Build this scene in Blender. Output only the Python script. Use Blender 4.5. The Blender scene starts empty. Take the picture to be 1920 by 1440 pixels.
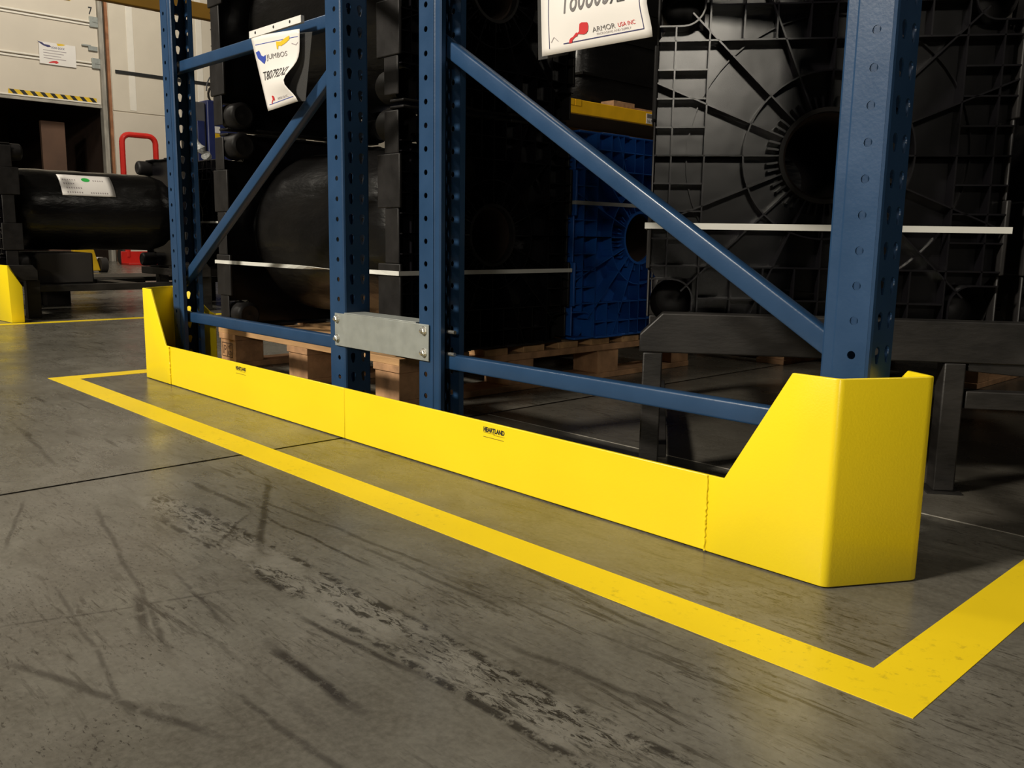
import bpy, bmesh, math, random
from mathutils import Vector, Matrix
random.seed(7)
S = bpy.context.scene
COL = S.collection
PI = math.pi

# ------------------------------------------------------------ camera
cam_d = bpy.data.cameras.new('camera'); cam = bpy.data.objects.new('camera', cam_d); COL.objects.link(cam)
YAW, PITCH, ROLL, FPX = -0.8065, -0.1636, 0.0162, 1654.74
fw = Vector((math.sin(YAW)*math.cos(PITCH), math.cos(YAW)*math.cos(PITCH), math.sin(PITCH)))
rt = Vector((math.cos(YAW), -math.sin(YAW), 0)); up = rt.cross(fw)
rt2 = math.cos(ROLL)*rt + math.sin(ROLL)*up; up2 = -math.sin(ROLL)*rt + math.cos(ROLL)*up
m = Matrix((rt2, up2, -fw)).transposed().to_4x4(); m.translation = (0.5546, -1.1578, 0.4893)
cam.matrix_world = m
cam_d.sensor_width = 36; cam_d.lens = FPX*36/1920; cam_d.clip_start = .02; cam_d.clip_end = 100
S.camera = cam

# ------------------------------------------------------------ world, lamps, exposure
W = bpy.data.worlds.new('warehouse_air'); S.world = W; W.use_nodes = True
W.node_tree.nodes['Background'].inputs[0].default_value = (1, .93, .82, 1)
W.node_tree.nodes['Background'].inputs[1].default_value = .016
S.view_settings.view_transform = 'Standard'; S.view_settings.look = 'None'
S.view_settings.exposure = 0.0; S.view_settings.gamma = 1; S.view_settings.use_curve_mapping = False
def lamp(name, loc, target, power, sx, sy, col=(1, .915, .77)):
    d = bpy.data.lights.new(name, 'AREA'); d.shape = 'RECTANGLE'; d.size = sx; d.size_y = sy; d.energy = power; d.color = col
    o = bpy.data.objects.new(name, d); COL.objects.link(o); o.location = loc
    o.rotation_euler = (Vector(target)-Vector(loc)).to_track_quat('-Z', 'Y').to_euler()
    return o
lamp('high_bay_lamp', (-2.2, -6.0, 4.6), (-1.0, 0, .2), 690, 1.2, .6)
lamp('high_bay_lamp', (10, -13, 4.3), (-.5, .5, .8), 290, 1.3, .8)
lamp('high_bay_lamp', (-6.5, -2.2, 5.6), (-5.5, 0, 0), 130, 1.2, .6)
lamp('high_bay_lamp', (-10.5, 3.2, 5.9), (-15, 4.2, 2.6), 205, 1.6, .8)
lamp('high_bay_lamp', (-3.1, 4.6, 5.6), (-4.6, 5.6, 1.4), 26, .8, .6)
lamp('high_bay_lamp', (3.6, 2.6, 5.6), (1.5, 2.0, 0), 60, 1.0, .6)

# ------------------------------------------------------------ materials
def nd(nt, t, **k):
    n = nt.nodes.new(t)
    for a, b in k.items(): setattr(n, a, b)
    return n
def mat(name, col, rough=.5, metal=0, var=.12, nscale=8, bump=0, bscale=40, rvar=.08, coat=0, trans=0, alpha=1, spec=.5, stretch=(1,1,1)):
    M = bpy.data.materials.new(name); M.use_nodes = True; nt = M.node_tree; B = nt.nodes['Principled BSDF']
    tc = nd(nt, 'ShaderNodeTexCoord'); mp = nd(nt, 'ShaderNodeMapping'); mp.inputs['Scale'].default_value = stretch
    nt.links.new(tc.outputs['Object'], mp.inputs[0])
    n = nd(nt, 'ShaderNodeTexNoise'); n.inputs['Scale'].default_value = nscale; n.inputs['Detail'].default_value = 6
    nt.links.new(mp.outputs[0], n.inputs['Vector'])
    r = nd(nt, 'ShaderNodeValToRGB')
    a = [max(0, c*(1-var)) for c in col]; b = [min(1, c*(1+var)) for c in col]
    r.color_ramp.elements[0].position = .3; r.color_ramp.elements[1].position = .7
    r.color_ramp.elements[0].color = (*a, 1); r.color_ramp.elements[1].color = (*b, 1)
    nt.links.new(n.outputs[0], r.inputs[0]); nt.links.new(r.outputs[0], B.inputs['Base Color'])
    mr = nd(nt, 'ShaderNodeMapRange'); mr.inputs[3].default_value = max(.02, rough-rvar); mr.inputs[4].default_value = min(1, rough+rvar)
    nt.links.new(n.outputs[0], mr.inputs[0]); nt.links.new(mr.outputs[0], B.inputs['Roughness'])
    B.inputs['Metallic'].default_value = metal; B.inputs['Coat Weight'].default_value = coat; B.inputs['Coat Roughness'].default_value = .12
    B.inputs['Transmission Weight'].default_value = trans; B.inputs['Alpha'].default_value = alpha
    B.inputs['Specular IOR Level'].default_value = spec
    if bump:
        n2 = nd(nt, 'ShaderNodeTexNoise'); n2.inputs['Scale'].default_value = bscale; n2.inputs['Detail'].default_value = 4
        nt.links.new(mp.outputs[0], n2.inputs['Vector'])
        bp = nd(nt, 'ShaderNodeBump'); bp.inputs['Strength'].default_value = bump; bp.inputs['Distance'].default_value = .01
        nt.links.new(n2.outputs[0], bp.inputs['Height']); nt.links.new(bp.outputs[0], B.inputs['Normal'])
    return M
YEL = mat('yellow_powder_coat', (.95, .725, .012), .34, var=.03, nscale=3, bump=.04, bscale=300, coat=.15)
YEL2 = mat('old_yellow_paint', (.72, .45, .012), .45, var=.12)
BEAMY = mat('orange_yellow_beam_paint', (.85, .47, .01), .45, var=.08)
BLUE = mat('blue_rack_paint', (.0165, .052, .125), .36, var=.08, nscale=14, bump=.03, bscale=180, coat=.08)
GALV = mat('galvanized_steel', (.36, .385, .37), .42, metal=.35, var=.10, nscale=30, bump=.02, bscale=120)
ZINC = mat('bright_zinc', (.75, .74, .70), .25, metal=.9, var=.05)
BLACKP = mat('black_plastic', (.005, .0046, .0058), .22, spec=.40, var=.25, nscale=4, bump=.22, bscale=3.5, rvar=.08)
RIMP = mat('scuffed_black_plastic', (.013, .012, .012), .5, spec=.28, var=.3, nscale=20, bump=.06, bscale=50)
BLUEP = mat('blue_plastic', (.012, .095, .40), .45, var=.10, nscale=9, bump=.06, bscale=12)
FILM = mat('black_stretch_film', (.0045, .0042, .0042), .32, var=.35, nscale=5, bump=.45, bscale=26, rvar=.1, coat=.12, spec=.4, stretch=(1, .35, 1))
CORE = mat('cardboard_core', (.022, .011, .007), .85, var=.25)
WOOD = mat('pallet_wood', (.46, .27, .125), .75, var=.30, nscale=5, bump=.12, bscale=60, stretch=(1, 6, 6))
WOODB = mat('block_wood', (.40, .225, .115), .85, var=.35, nscale=18, bump=.15, bscale=70)
STAMP = mat('stamp_ink', (.07, .035, .02), .9)
STEEL = mat('worn_black_steel', (.014, .0125, .0115), .5, metal=.1, var=.7, nscale=9, bump=.06, bscale=60, stretch=(1, 1, 3))
STRAP = mat('white_strapping', (.68, .68, .64), .45, var=.05)
STRAPG = mat('grey_strapping', (.40, .41, .40), .45, var=.05)
PAPER = mat('white_paper', (.80, .77, .74), .45, var=.02, coat=.2)
SLEEVE = mat('clear_sleeve', (.10, .10, .10), .2, var=.02, alpha=.40)
INK = mat('black_ink', (.02, .02, .022), .5, var=.05)
INKG = mat('grey_ink', (.16, .15, .15), .5, var=.05)
INKF = mat('faded_ink', (.33, .29, .30), .6, var=.05)
INKB = mat('blue_ink', (.035, .07, .40), .5, var=.1)
INKN = mat('navy_ink', (.03, .03, .12), .5, var=.1)
INKR = mat('red_ink', (.62, .03, .035), .5, var=.1)
INKY = mat('yellow_ink', (.75, .50, .02), .5, var=.1)
INKO = mat('olive_ink', (.20, .13, .01), .5, var=.1)
GREEN = mat('green_sticker', (.03, .42, .07), .5, var=.05)
WALLW = mat('white_insulated_panel', (.66, .60, .50), .6, var=.05, nscale=2)
DOORW = mat('cream_door_panel', (.64, .58, .49), .55, var=.05, nscale=1.6)
TRIMW = mat('bright_white_trim', (.80, .76, .68), .5, var=.03)
JAMB = mat('dirty_grey_jamb', (.33, .31, .27), .6, var=.25, nscale=4)
RUST = mat('brown_steel_edge', (.30, .13, .06), .7, var=.3)
DARK = mat('dark_void_rubber', (.018, .015, .013), .8, var=.2)
PLY = mat('trailer_plywood', (.035, .018, .011), .8, var=.3, nscale=3)
RED = mat('red_enamel', (.55, .022, .015), .35, var=.08, coat=.2)
DIMBEAM = mat('shaded_orange_beam', (.26, .135, .012), .5, var=.08)  # beam paint darkened to stand in for dim light on the left beam
BLK = mat('black_tape', (.015, .015, .015), .5)
NAVY = mat('navy_machine_paint', (.018, .028, .115), .4, var=.1)
GREYM = mat('grey_machine_paint', (.10, .10, .11), .5, var=.1)
CLEARF = mat('crumpled_clear_film', (.55, .56, .56), .2, var=.3, nscale=30, bump=.9, bscale=50)
CONC2 = mat('ceiling_deck', (.035, .032, .028), .8, var=.1)
SEAL = mat('joint_sealant', (.34, .32, .28), .7, var=.5, nscale=25)
WIRE = mat('wire_mesh_steel', (.55, .50, .40), .4, metal=.5)
CARD = mat('brown_cardboard', (.30, .17, .08), .8, var=.1)

# tape: worn yellow
def tape_mat():
    M = mat('yellow_floor_paint', (.90, .66, .012), .42, var=.05, nscale=4)
    nt = M.node_tree; B = nt.nodes['Principled BSDF']; src = B.inputs['Base Color'].links[0].from_socket
    g = nd(nt, 'ShaderNodeNewGeometry')
    n = nd(nt, 'ShaderNodeTexNoise'); n.inputs['Scale'].default_value = 55; n.inputs['Detail'].default_value = 8; n.inputs['Roughness'].default_value = .7
    n2 = nd(nt, 'ShaderNodeTexNoise'); n2.inputs['Scale'].default_value = 3.2; n2.inputs['Detail'].default_value = 2
    nt.links.new(g.outputs['Position'], n.inputs['Vector']); nt.links.new(g.outputs['Position'], n2.inputs['Vector'])
    r = nd(nt, 'ShaderNodeMapRange'); r.inputs[1].default_value = .56; r.inputs[2].default_value = .72
    nt.links.new(n.outputs[0], r.inputs[0])
    r2 = nd(nt, 'ShaderNodeMapRange'); r2.inputs[1].default_value = .45; r2.inputs[2].default_value = .62
    nt.links.new(n2.outputs[0], r2.inputs[0])
    mu = nd(nt, 'ShaderNodeMath', operation='MULTIPLY'); nt.links.new(r.outputs[0], mu.inputs[0]); nt.links.new(r2.outputs[0], mu.inputs[1])
    mu2 = nd(nt, 'ShaderNodeMath', operation='MULTIPLY'); mu2.inputs[1].default_value = .75; nt.links.new(mu.outputs[0], mu2.inputs[0])
    mx = nd(nt, 'ShaderNodeMix', data_type='RGBA'); mx.inputs[7].default_value = (.30, .20, .02, 1)
    nt.links.new(mu2.outputs[0], mx.inputs[0]); nt.links.new(src, mx.inputs[6]); nt.links.new(mx.outputs[2], B.inputs['Base Color'])
    return M
TAPE = tape_mat()

def concrete():
    M = bpy.data.materials.new('worn_warehouse_concrete'); M.use_nodes = True; nt = M.node_tree; B = nt.nodes['Principled BSDF']
    L = nt.links.new
    g = nd(nt, 'ShaderNodeNewGeometry'); pos = g.outputs['Position']
    def noise(scale, detail=5, rough=.55, vec=None, dist=0):
        n = nd(nt, 'ShaderNodeTexNoise'); n.inputs['Scale'].default_value = scale; n.inputs['Detail'].default_value = detail
        n.inputs['Roughness'].default_value = rough; n.inputs['Distortion'].default_value = dist
        L(vec or pos, n.inputs['Vector']); return n.outputs[0]
    def mapr(s, a, b, c=0, d=1):
        r = nd(nt, 'ShaderNodeMapRange'); r.inputs[1].default_value = a; r.inputs[2].default_value = b; r.inputs[3].default_value = c; r.inputs[4].default_value = d
        L(s, r.inputs[0]); return r.outputs[0]
    def M2(op, a, b=None):
        n = nd(nt, 'ShaderNodeMath', operation=op)
        for i, v in enumerate((a, b)):
            if v is None: continue
            if isinstance(v, (int, float)): n.inputs[i].default_value = v
            else: L(v, n.inputs[i])
        return n.outputs[0]
    def mapping(rot, sc):
        mp = nd(nt, 'ShaderNodeMapping'); mp.vector_type = 'POINT'; mp.inputs['Rotation'].default_value = (0, 0, rot); mp.inputs['Scale'].default_value = sc
        L(pos, mp.inputs[0]); return mp.outputs[0]
    def mix(fac, a, b):
        mx = nd(nt, 'ShaderNodeMix', data_type='RGBA')
        L(fac, mx.inputs[0])
        for i, v in ((6, a), (7, b)):
            if isinstance(v, tuple): mx.inputs[i].default_value = v
            else: L(v, mx.inputs[i])
        return mx.outputs[2]
    base = mix(mapr(noise(1.6, 7, .62), .35, .66), (.100, .094, .078, 1), (.172, .164, .142, 1))
    base = mix(mapr(noise(4.5, 10, .76, mapping(.1, (1, 1.6, 1)), .6), .42, .66, 0, .72), base, (.058, .051, .040, 1))
    base = mix(mapr(noise(120, 3, .6), .35, .7, 0, .22), base, (.25, .235, .20, 1))
    for rot, sc, lo, hi, k in ((.05, (3.2, 26, 1), .585, .625, .75), (-.32, (2.6, 34, 1), .60, .64, .68), (.9, (2.4, 40, 1), .63, .67, .60), (.0, (9, 60, 1), .585, .62, .70), (.25, (16, 70, 1), .60, .63, .75), (-.6, (14, 80, 1), .61, .64, .6)):
        s = mapr(noise(1.5, 8, .68, mapping(rot, sc), .5), lo, hi, 0, k)
        s = M2('MULTIPLY', s, mapr(noise(2.1+rot, 3), .38, .60))
        base = mix(s, base, (.030, .025, .019, 1))
    dab = M2('MULTIPLY', mapr(noise(30, 7, .72, mapping(.2, (1, 2.4, 1))), .585, .65, 0, .8), mapr(noise(2.3, 2), .46, .62))
    base = mix(dab, base, (.026, .021, .017, 1))
    dab2 = M2('MULTIPLY', mapr(noise(85, 7, .75, mapping(.1, (1, 2.2, 1))), .575, .60, 0, .85), mapr(noise(3.6, 4, .6), .47, .58))
    base = mix(dab2, base, (.024, .020, .016, 1))
    sx = nd(nt, 'ShaderNodeSeparateXYZ'); L(pos, sx.inputs[0]); X, Y = sx.outputs[0], sx.outputs[1]
    # shade under the rack, painted into the slab colour past the joint
    rack_shade = M2('MULTIPLY', mapr(Y, .479, .481), mapr(X, -1.256, -1.254))
    base = mix(M2('MULTIPLY', rack_shade, .5), base, (.040, .034, .027, 1))
    # residue strip of a lifted tape line
    ya = M2('ADD', Y, mapr(noise(6, 3), 0, 1, -.008, .008))
    band = M2('MULTIPLY', mapr(ya, -.578, -.570), mapr(ya, -.500, -.508))
    band = M2('MULTIPLY', band, mapr(X, -1.12, -1.04))
    base = mix(M2('MULTIPLY', band, mapr(noise(12, 6, .7), .42, .6, .1, .75)), base, (.205, .195, .170, 1))
    fl1 = mapr(noise(46, 9, .78, mapping(-.12, (.8, 2.6, 1)), 1.2), .50, .545)
    fl2 = mapr(noise(7, 5, .65, mapping(0, (.7, 1.8, 1))), .44, .56)
    base = mix(M2('MULTIPLY', M2('MULTIPLY', band, M2('MULTIPLY', fl1, fl2)), .92), base, (.020, .017, .013, 1))
    edge = M2('MULTIPLY', M2('MULTIPLY', mapr(ya, -.585, -.580), mapr(ya, -.566, -.572)), mapr(X, -1.0, -.9))
    edge2 = M2('MULTIPLY', M2('MULTIPLY', mapr(ya, -.512, -.507), mapr(ya, -.494, -.500)), mapr(X, -1.0, -.9))
    edge = M2('MAXIMUM', edge, edge2)
    base = mix(M2('MULTIPLY', M2('MULTIPLY', edge, mapr(noise(18, 7, .75), .48, .54)), .85), base, (.02, .017, .014, 1))
    # single skid marks  (x0, y0, x1, y1, half width, strength)
    nz = noise(40, 6, .75); nzm = mapr(nz, .33, .48)
    wob = mapr(noise(7, 3), 0, 1, -.012, .012)
    tot = None
    for x0, y0, x1, y1, w, k in (
        (-.635, -.734, -.483, -.774, .006, .8), (-1.07, -.637, -.415, -.771, .0035, .6), (-1.03, -.319, -.663, -.527, .006, .75),
        (-.541, -.921, -.209, -.808, .005, .6), (-1.134, -.44, -.853, -.436, .006, .7), (-.853, -.436, -.478, -.435, .003, .8),
        (-.381, -.672, -.151, -.679, .007, .9), (-1.2, -.716, -.912, -.83, .003, .6), (-.239, -.721, -.163, -.722, .006, .6),
        (-.43, -.606, -.17, -.585, .004, .75), (-.734, -.572, -.859, -.443, .003, .65), (-.38, -.256, -.053, -.302, .004, .6),
        (-.087, .358, -.037, .394, .006, .6), (-.95, -.40, -.42, -.36, .0035, .6), (-.60, -.395, -.25, -.39, .004, .55),
        (-.70, -.66, -.42, -.69, .003, .5), (-.30, -.76, .05, -.74, .004, .55), (-.2, -.46, .1, -.43, .005, .5),
        (-1.9, -.55, -1.4, -.60, .005, .5), (-2.3, -.9, -1.6, -.7, .004, .4), (-.55, -.62, -.64, -.93, .0025, .5), (-.3, -.86, -.75, -.8, .0025, .5)):
        l = math.hypot(x1-x0, y1-y0); dx, dy = (x1-x0)/l, (y1-y0)/l
        mp = nd(nt, 'ShaderNodeMapping'); mp.vector_type = 'TEXTURE'
        mp.inputs['Location'].default_value = (x0, y0, 0); mp.inputs['Rotation'].default_value = (0, 0, math.atan2(dy, dx))
        L(pos, mp.inputs[0]); s = nd(nt, 'ShaderNodeSeparateXYZ'); L(mp.outputs[0], s.inputs[0])
        d = M2('ABSOLUTE', M2('ADD', s.outputs[1], wob))
        a = mapr(d, w*.5, w*1.6, k, 0)
        b = M2('MULTIPLY', mapr(s.outputs[0], -.01, .05), mapr(s.outputs[0], l-.06, l+.01, 1, 0))
        v = M2('MULTIPLY', a, b); tot = v if tot is None else M2('MAXIMUM', tot, v)
    base = mix(M2('MULTIPLY', tot, nzm), base, (.020, .016, .013, 1))
    jt = M2('MULTIPLY', mapr(M2('ABSOLUTE', M2('ADD', M2('ADD', X, 1.255), mapr(noise(30, 4), 0, 1, -.003, .003))), .0055, .0085, .9, 0), mapr(noise(22, 4), .30, .45))
    base = mix(jt, base, (.018, .015, .012, 1))
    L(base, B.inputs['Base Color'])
    L(mapr(noise(3.5, 6, .65), .3, .7, .19, .36), B.inputs['Roughness'])
    B.inputs['Specular IOR Level'].default_value = .42
    bp = nd(nt, 'ShaderNodeBump'); bp.inputs['Strength'].default_value = .05; bp.inputs['Distance'].default_value = .003
    L(noise(60, 5), bp.inputs['Height']); L(bp.outputs[0], B.inputs['Normal'])
    return M
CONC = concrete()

# ------------------------------------------------------------ mesh helpers
class MB:
    def __init__(s): s.v = []; s.f = []; s.sm = set()
    def add(s, vs, fs, smooth=False):
        b = len(s.v); s.v += [tuple(v) for v in vs]
        for f in fs:
            if smooth: s.sm.add(len(s.f))
            s.f.append(tuple(i+b for i in f))
        return s
    def box(s, x0, x1, y0, y1, z0, z1, R=None):
        vs = [(x, y, z) for x in (x0, x1) for y in (y0, y1) for z in (z0, z1)]
        if R: vs = [R @ Vector(v) for v in vs]
        return s.add(vs, [(0, 1, 3, 2), (4, 6, 7, 5), (0, 4, 5, 1), (2, 3, 7, 6), (0, 2, 6, 4), (1, 5, 7, 3)])
    def bar(s, a, b, w, h, upv=(0, 0, 1)):       # box beam from a to b
        a = Vector(a); b = Vector(b); d = (b-a).normalized(); u = Vector(upv); r = d.cross(u).normalized(); u = r.cross(d)
        vs = [p + r*i*w/2 + u*j*h/2 for p in (a, b) for i, j in ((-1, -1), (1, -1), (1, 1), (-1, 1))]
        return s.add(vs, [(0, 1, 2, 3), (7, 6, 5, 4), (0, 4, 5, 1), (1, 5, 6, 2), (2, 6, 7, 3), (3, 7, 4, 0)])
    def prism(s, pts, a, b):                      # polygon pts (3d at offset a), extruded by vector
        n = len(pts); A = [Vector(p)+Vector(a) for p in pts]; Bv = [Vector(p)+Vector(b) for p in pts]
        return s.add(A+Bv, [tuple(range(n)), tuple(range(2*n-1, n-1, -1))] + [(i, (i+1) % n, n+(i+1) % n, n+i) for i in range(n)][:n] and
                     [tuple(reversed(range(n))), tuple(range(n, 2*n))] + [(i, (i+1) % n, n+(i+1) % n, n+i) for i in range(n)])
    def lathe(s, prof, c, axis=(0, 1, 0), n=32, jitter=0):     # prof: (t along axis, radius)
        ax = Vector(axis).normalized(); u = ax.orthogonal().normalized(); w = ax.cross(u); c = Vector(c)
        vs = []
        for t, r in prof:
            for k in range(n):
                a = 2*PI*k/n; rr = r*(1+jitter*random.uniform(-1, 1)); vs.append(c+ax*t+(u*math.cos(a)+w*math.sin(a))*rr)
        fs = [(i*n+k, i*n+(k+1) % n, (i+1)*n+(k+1) % n, (i+1)*n+k) for i in range(len(prof)-1) for k in range(n)]
        return s.add(vs, fs, True)
    def cyl(s, a, b, r, n=16):
        a = Vector(a); b = Vector(b); l = (b-a).length
        s.lathe([(0, 0.0001), (0, r), (l, r), (l, 0.0001)], a, b-a, n); return s
    def tube(s, pts, r, n=10, closed=False, flat=None):
        pts = [Vector(p) for p in pts]; N = len(pts); rings = []; u = None
        for i, p in enumerate(pts):
            d = (pts[(i+1) % N]-pts[i-1]) if closed else (pts[min(i+1, N-1)]-pts[max(i-1, 0)])
            d.normalize()
            if u is None: u = d.orthogonal().normalized()
            u = (u-d*u.dot(d)).normalized(); w = d.cross(u)
            rr = r[i] if isinstance(r, (list, tuple)) else r
            rings.append([p+(u*math.cos(2*PI*k/n)+w*math.sin(2*PI*k/n))*rr for k in range(n)])
        vs = [v for q in rings for v in q]; M = N if closed else N-1
        fs = [(i*n+k, i*n+(k+1) % n, ((i+1) % N)*n+(k+1) % n, ((i+1) % N)*n+k) for i in range(M) for k in range(n)]
        if not closed: fs += [tuple(range(n)), tuple(range((N-1)*n, N*n))]
        return s.add(vs, fs, True)
    def build(s, name, material, parent=None, bevel=0, smooth_all=False, solid=0, loc=None, rot=None, angle=None, mats=None):
        me = bpy.data.meshes.new(name); me.from_pydata(s.v, [], s.f)
        me.materials.append(material)
        o = bpy.data.objects.new(name, me); COL.objects.link(o)
        bm = bmesh.new(); bm.from_mesh(me)
        bmesh.ops.remove_doubles(bm, verts=bm.verts, dist=1e-6)
        bmesh.ops.recalc_face_normals(bm, faces=bm.faces)
        bm.to_mesh(me); bm.free()
        if s.sm or smooth_all:
            me.shade_smooth(); me.set_sharp_from_angle(angle=math.radians(angle or 35))
        if solid:
            md = o.modifiers.new('thickness', 'SOLIDIFY'); md.thickness = abs(solid); md.offset = 1 if solid > 0 else -1
            if solid: md.use_even_offset = True
        if bevel:
            md = o.modifiers.new('bevel', 'BEVEL'); md.width = bevel; md.segments = 2; md.limit_method = 'ANGLE'; md.angle_limit = math.radians(40)
            md.harden_normals = False
            me.shade_smooth(); me.set_sharp_from_angle(angle=math.radians(50))
        if parent: o.parent = parent
        if loc: o.location = loc
        if rot: o.rotation_euler = rot
        return o
def tag(o, label=None, cat=None, group=None, kind=None):
    if label: o['label'] = label
    if cat: o['category'] = cat
    if group: o['group'] = group
    if kind: o['kind'] = kind
    return o
def thing(name, label, cat, loc=(0, 0, 0), rz=0, group=None):
    o = bpy.data.objects.new(name, None); COL.objects.link(o); o.location = loc; o.rotation_euler = (0, 0, rz); o.empty_display_size = .1
    return tag(o, label, cat, group)
CH = {}
def copy_tree(o, parent=None, loc=None, rz=None, label=None):
    c = o.copy(); COL.objects.link(c)
    if parent: c.parent = parent
    if loc is not None: c.location = loc
    if rz is not None: c.rotation_euler = (0, 0, rz)
    if label: c['label'] = label
    for ch in [x for x in bpy.data.objects if x.parent == o]: copy_tree(ch, c)
    return c
def rivet(parent, p, d, r=.008, name='bolt', material=None):   # hex bolt with washer, axis d
    mb = MB(); p = Vector(p); d = Vector(d).normalized()
    mb.lathe([(0, .0001), (0, r*1.35), (.0018, r*1.35), (.0018, .0001)], p, d, 16)
    mb.lathe([(.0018, r), (.0018+r*.75, r), (r*.95+.0018, r*.8), (r*.95+.0018, .0001)], p, d, 6)
    mb.lathe([(r, r*.5), (r*1.5, r*.5), (r*1.6, .0001)], p, d, 8)
    o = mb.build(name, material or ZINC, parent); return o
# text in a local plane: returns (verts, faces) fitted into box u0..u1, v0..v1
def text_mesh(txt, u0, u1, v0, v1, bold=0, stretch=True, sub=0.0):
    cu = bpy.data.curves.new('lettering', 'FONT'); cu.body = txt; cu.size = 1; cu.offset = bold; cu.resolution_u = 4
    o = bpy.data.objects.new('lettering', cu); COL.objects.link(o)
    bpy.context.view_layer.update()
    dg = bpy.context.evaluated_depsgraph_get(); me = bpy.data.meshes.new_from_object(o.evaluated_get(dg))
    bm = bmesh.new(); bm.from_mesh(me); bmesh.ops.triangulate(bm, faces=bm.faces)
    vs = [v.co.copy() for v in bm.verts]; fs = [tuple(v.index for v in f.verts) for f in bm.faces]; bm.free()
    bpy.data.objects.remove(o); bpy.data.curves.remove(cu); bpy.data.meshes.remove(me)
    a = min(v.x for v in vs); b = max(v.x for v in vs); c = min(v.y for v in vs); d = max(v.y for v in vs)
    return [(u0+(v.x-a)/(b-a)*(u1-u0), v0+(v.y-c)/(d-c)*(v1-v0)) for v in vs], fs
def flat(mb, uv, fs, F):
    return mb.add([F(u, v) for u, v in uv], fs)
def poly_uv(pts):     # fan-free single ngon
    return pts, [tuple(range(len(pts)))]

# ------------------------------------------------------------ the setting
fl = tag(MB().box(-16, 14, -17, 13, -.30, -.012).build('floor', DARK), kind='structure')
xs = [-16, -10.455, -5.855, -1.255, 3.345, 7.945, 14]; ys = [-17, -8.72, -4.12, .480, 5.08, 9.68, 13]
for i in range(6):
    for j in range(6):
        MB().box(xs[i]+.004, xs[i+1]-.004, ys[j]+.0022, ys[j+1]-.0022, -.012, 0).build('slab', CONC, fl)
MB().box(-1.25, 3.34, .4785, .4815, -.004, .0006).build('joint_sealant', SEAL, fl)
# far dock wall, facing +x
WX = -15.0
wl = tag(MB().box(WX-.25, WX, -17, 1.2, 0, 7).box(WX-.25, WX, 4.47, 13, 0, 7).box(WX-.25, WX, 1.2, 4.47, 4.9, 7).build('wall_left', WALLW), kind='structure')
def wp(y0, y1, z0, z1, m_=WALLW, d=.012, name='panel'):
    return MB().box(WX, WX+d, y0, y1, z0, z1).build(name, m_, wl, bevel=.003)
wp(4.50, 6.9, 2.475, 7.0, WALLW, .016); wp(4.50, 5.40, 1.30, 2.455, DOORW, .016); wp(5.42, 6.9, 1.30, 2.455, DOORW, .016)
wp(4.50, 5.02, .1, 1.285, DOORW, .016); wp(5.04, 6.9, .1, 1.285, WALLW, .016); wp(6.92, 9, .1, 7, WALLW, .016); wp(9.02, 12.9, .1, 7, WALLW, .016)
for yy in (4.83, 6.02, 7.3): wp(yy-.055, yy+.055, 2.50, 6.5, TRIMW, .022, 'batten')
MB().box(WX+.016, WX+.035, 4.56, 12, 3.07, 3.125).build('rub_rail', BLK, wl)
wp(4.43, 4.475, 0, 6.5, RUST, .05, 'corner_angle')
tag(MB().box(WX-.1, WX+.03, 4.33, 4.40, 0, 6).build('trim_1', JAMB), kind='structure')
tag(MB().box(WX-.1, WX+.02, 1.2, 1.3, 0, 4.9).build('trim_2', JAMB), kind='structure')
tag(MB().box(WX-.25, 14, 12.8, 13, 0, 7).build('wall_back', CONC2), kind='structure')
tag(MB().box(WX-.25, 14, -17, 13, 7, 7.2).build('ceiling', CONC2), kind='structure')
# overhead dock door, half open
door = bpy.data.objects.new('door_1', None); COL.objects.link(door); door.location = (WX, 0, 0); tag(door, kind='structure')
for z0, z1 in ((2.535, 3.155), (3.165, 3.79), (3.80, 4.42), (4.43, 4.95)):
    MB().box(-.06, -.01, 1.30, 4.325, z0, z1).build('door_panel', DOORW, door, bevel=.006)
    MB().box(-.01, .012, 1.30, 4.30, z1-.035, z1-.005).build('panel_rib', TRIMW, door, bevel=.004)
    MB().box(-.01, .012, 1.30, 4.30, z0+.006, z0+.03).build('panel_rib', TRIMW, door, bevel=.004)
MB().box(-.07, .0, 1.30, 4.33, 2.49, 2.535).build('bottom_seal', JAMB, door)
for z in (3.16, 3.80): # hinges at the track
    MB().box(-.01, .03, 4.20, 4.33, z-.06, z+.10).cyl((.02, 4.24, z+.02), (.02, 4.36, z+.02), .018, 10).build('roller_hinge', GALV, door, bevel=.004)
MB().box(-.01, .03, 4.16, 4.30, 3.37, 3.44).box(.0, .03, 4.06, 4.20, 3.43, 3.455).build('latch', GALV, door, bevel=.004)
MB().box(-.08, .05, 4.325, 4.36, 0, 4.95).build('door_track', JAMB, door)
# hazard tape: yellow strip with black slanted bars
MB().box(-.01, -.006, 2.95, 4.25, 2.565, 2.635).build('hazard_tape', INKY, door)
mb = MB()
for k in range(9):
    y0 = 2.96+k*.146; mb.prism([(-.0055, y0, 2.635), (-.0055, y0+.065, 2.635), (-.0055, y0+.125, 2.565), (-.0055, y0+.06, 2.565)], (0, 0, 0), (.002, 0, 0))
mb.build('hazard_stripes', BLK, door)
mb = MB(); uv, f = text_mesh('7', 4.20, 4.26, 3.93, 4.05, .02); flat(mb, uv, f, lambda u, v: (-.008, u, v)); mb.build('door_number', INK, door)
MB().box(-.01, .01, 2.9, 3.93, 4.09, 4.40).build('window_frame', INKY, door); MB().box(.0, .014, 2.96, 3.87, 4.14, 4.36).build('window_pane', BLK, door)
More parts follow.
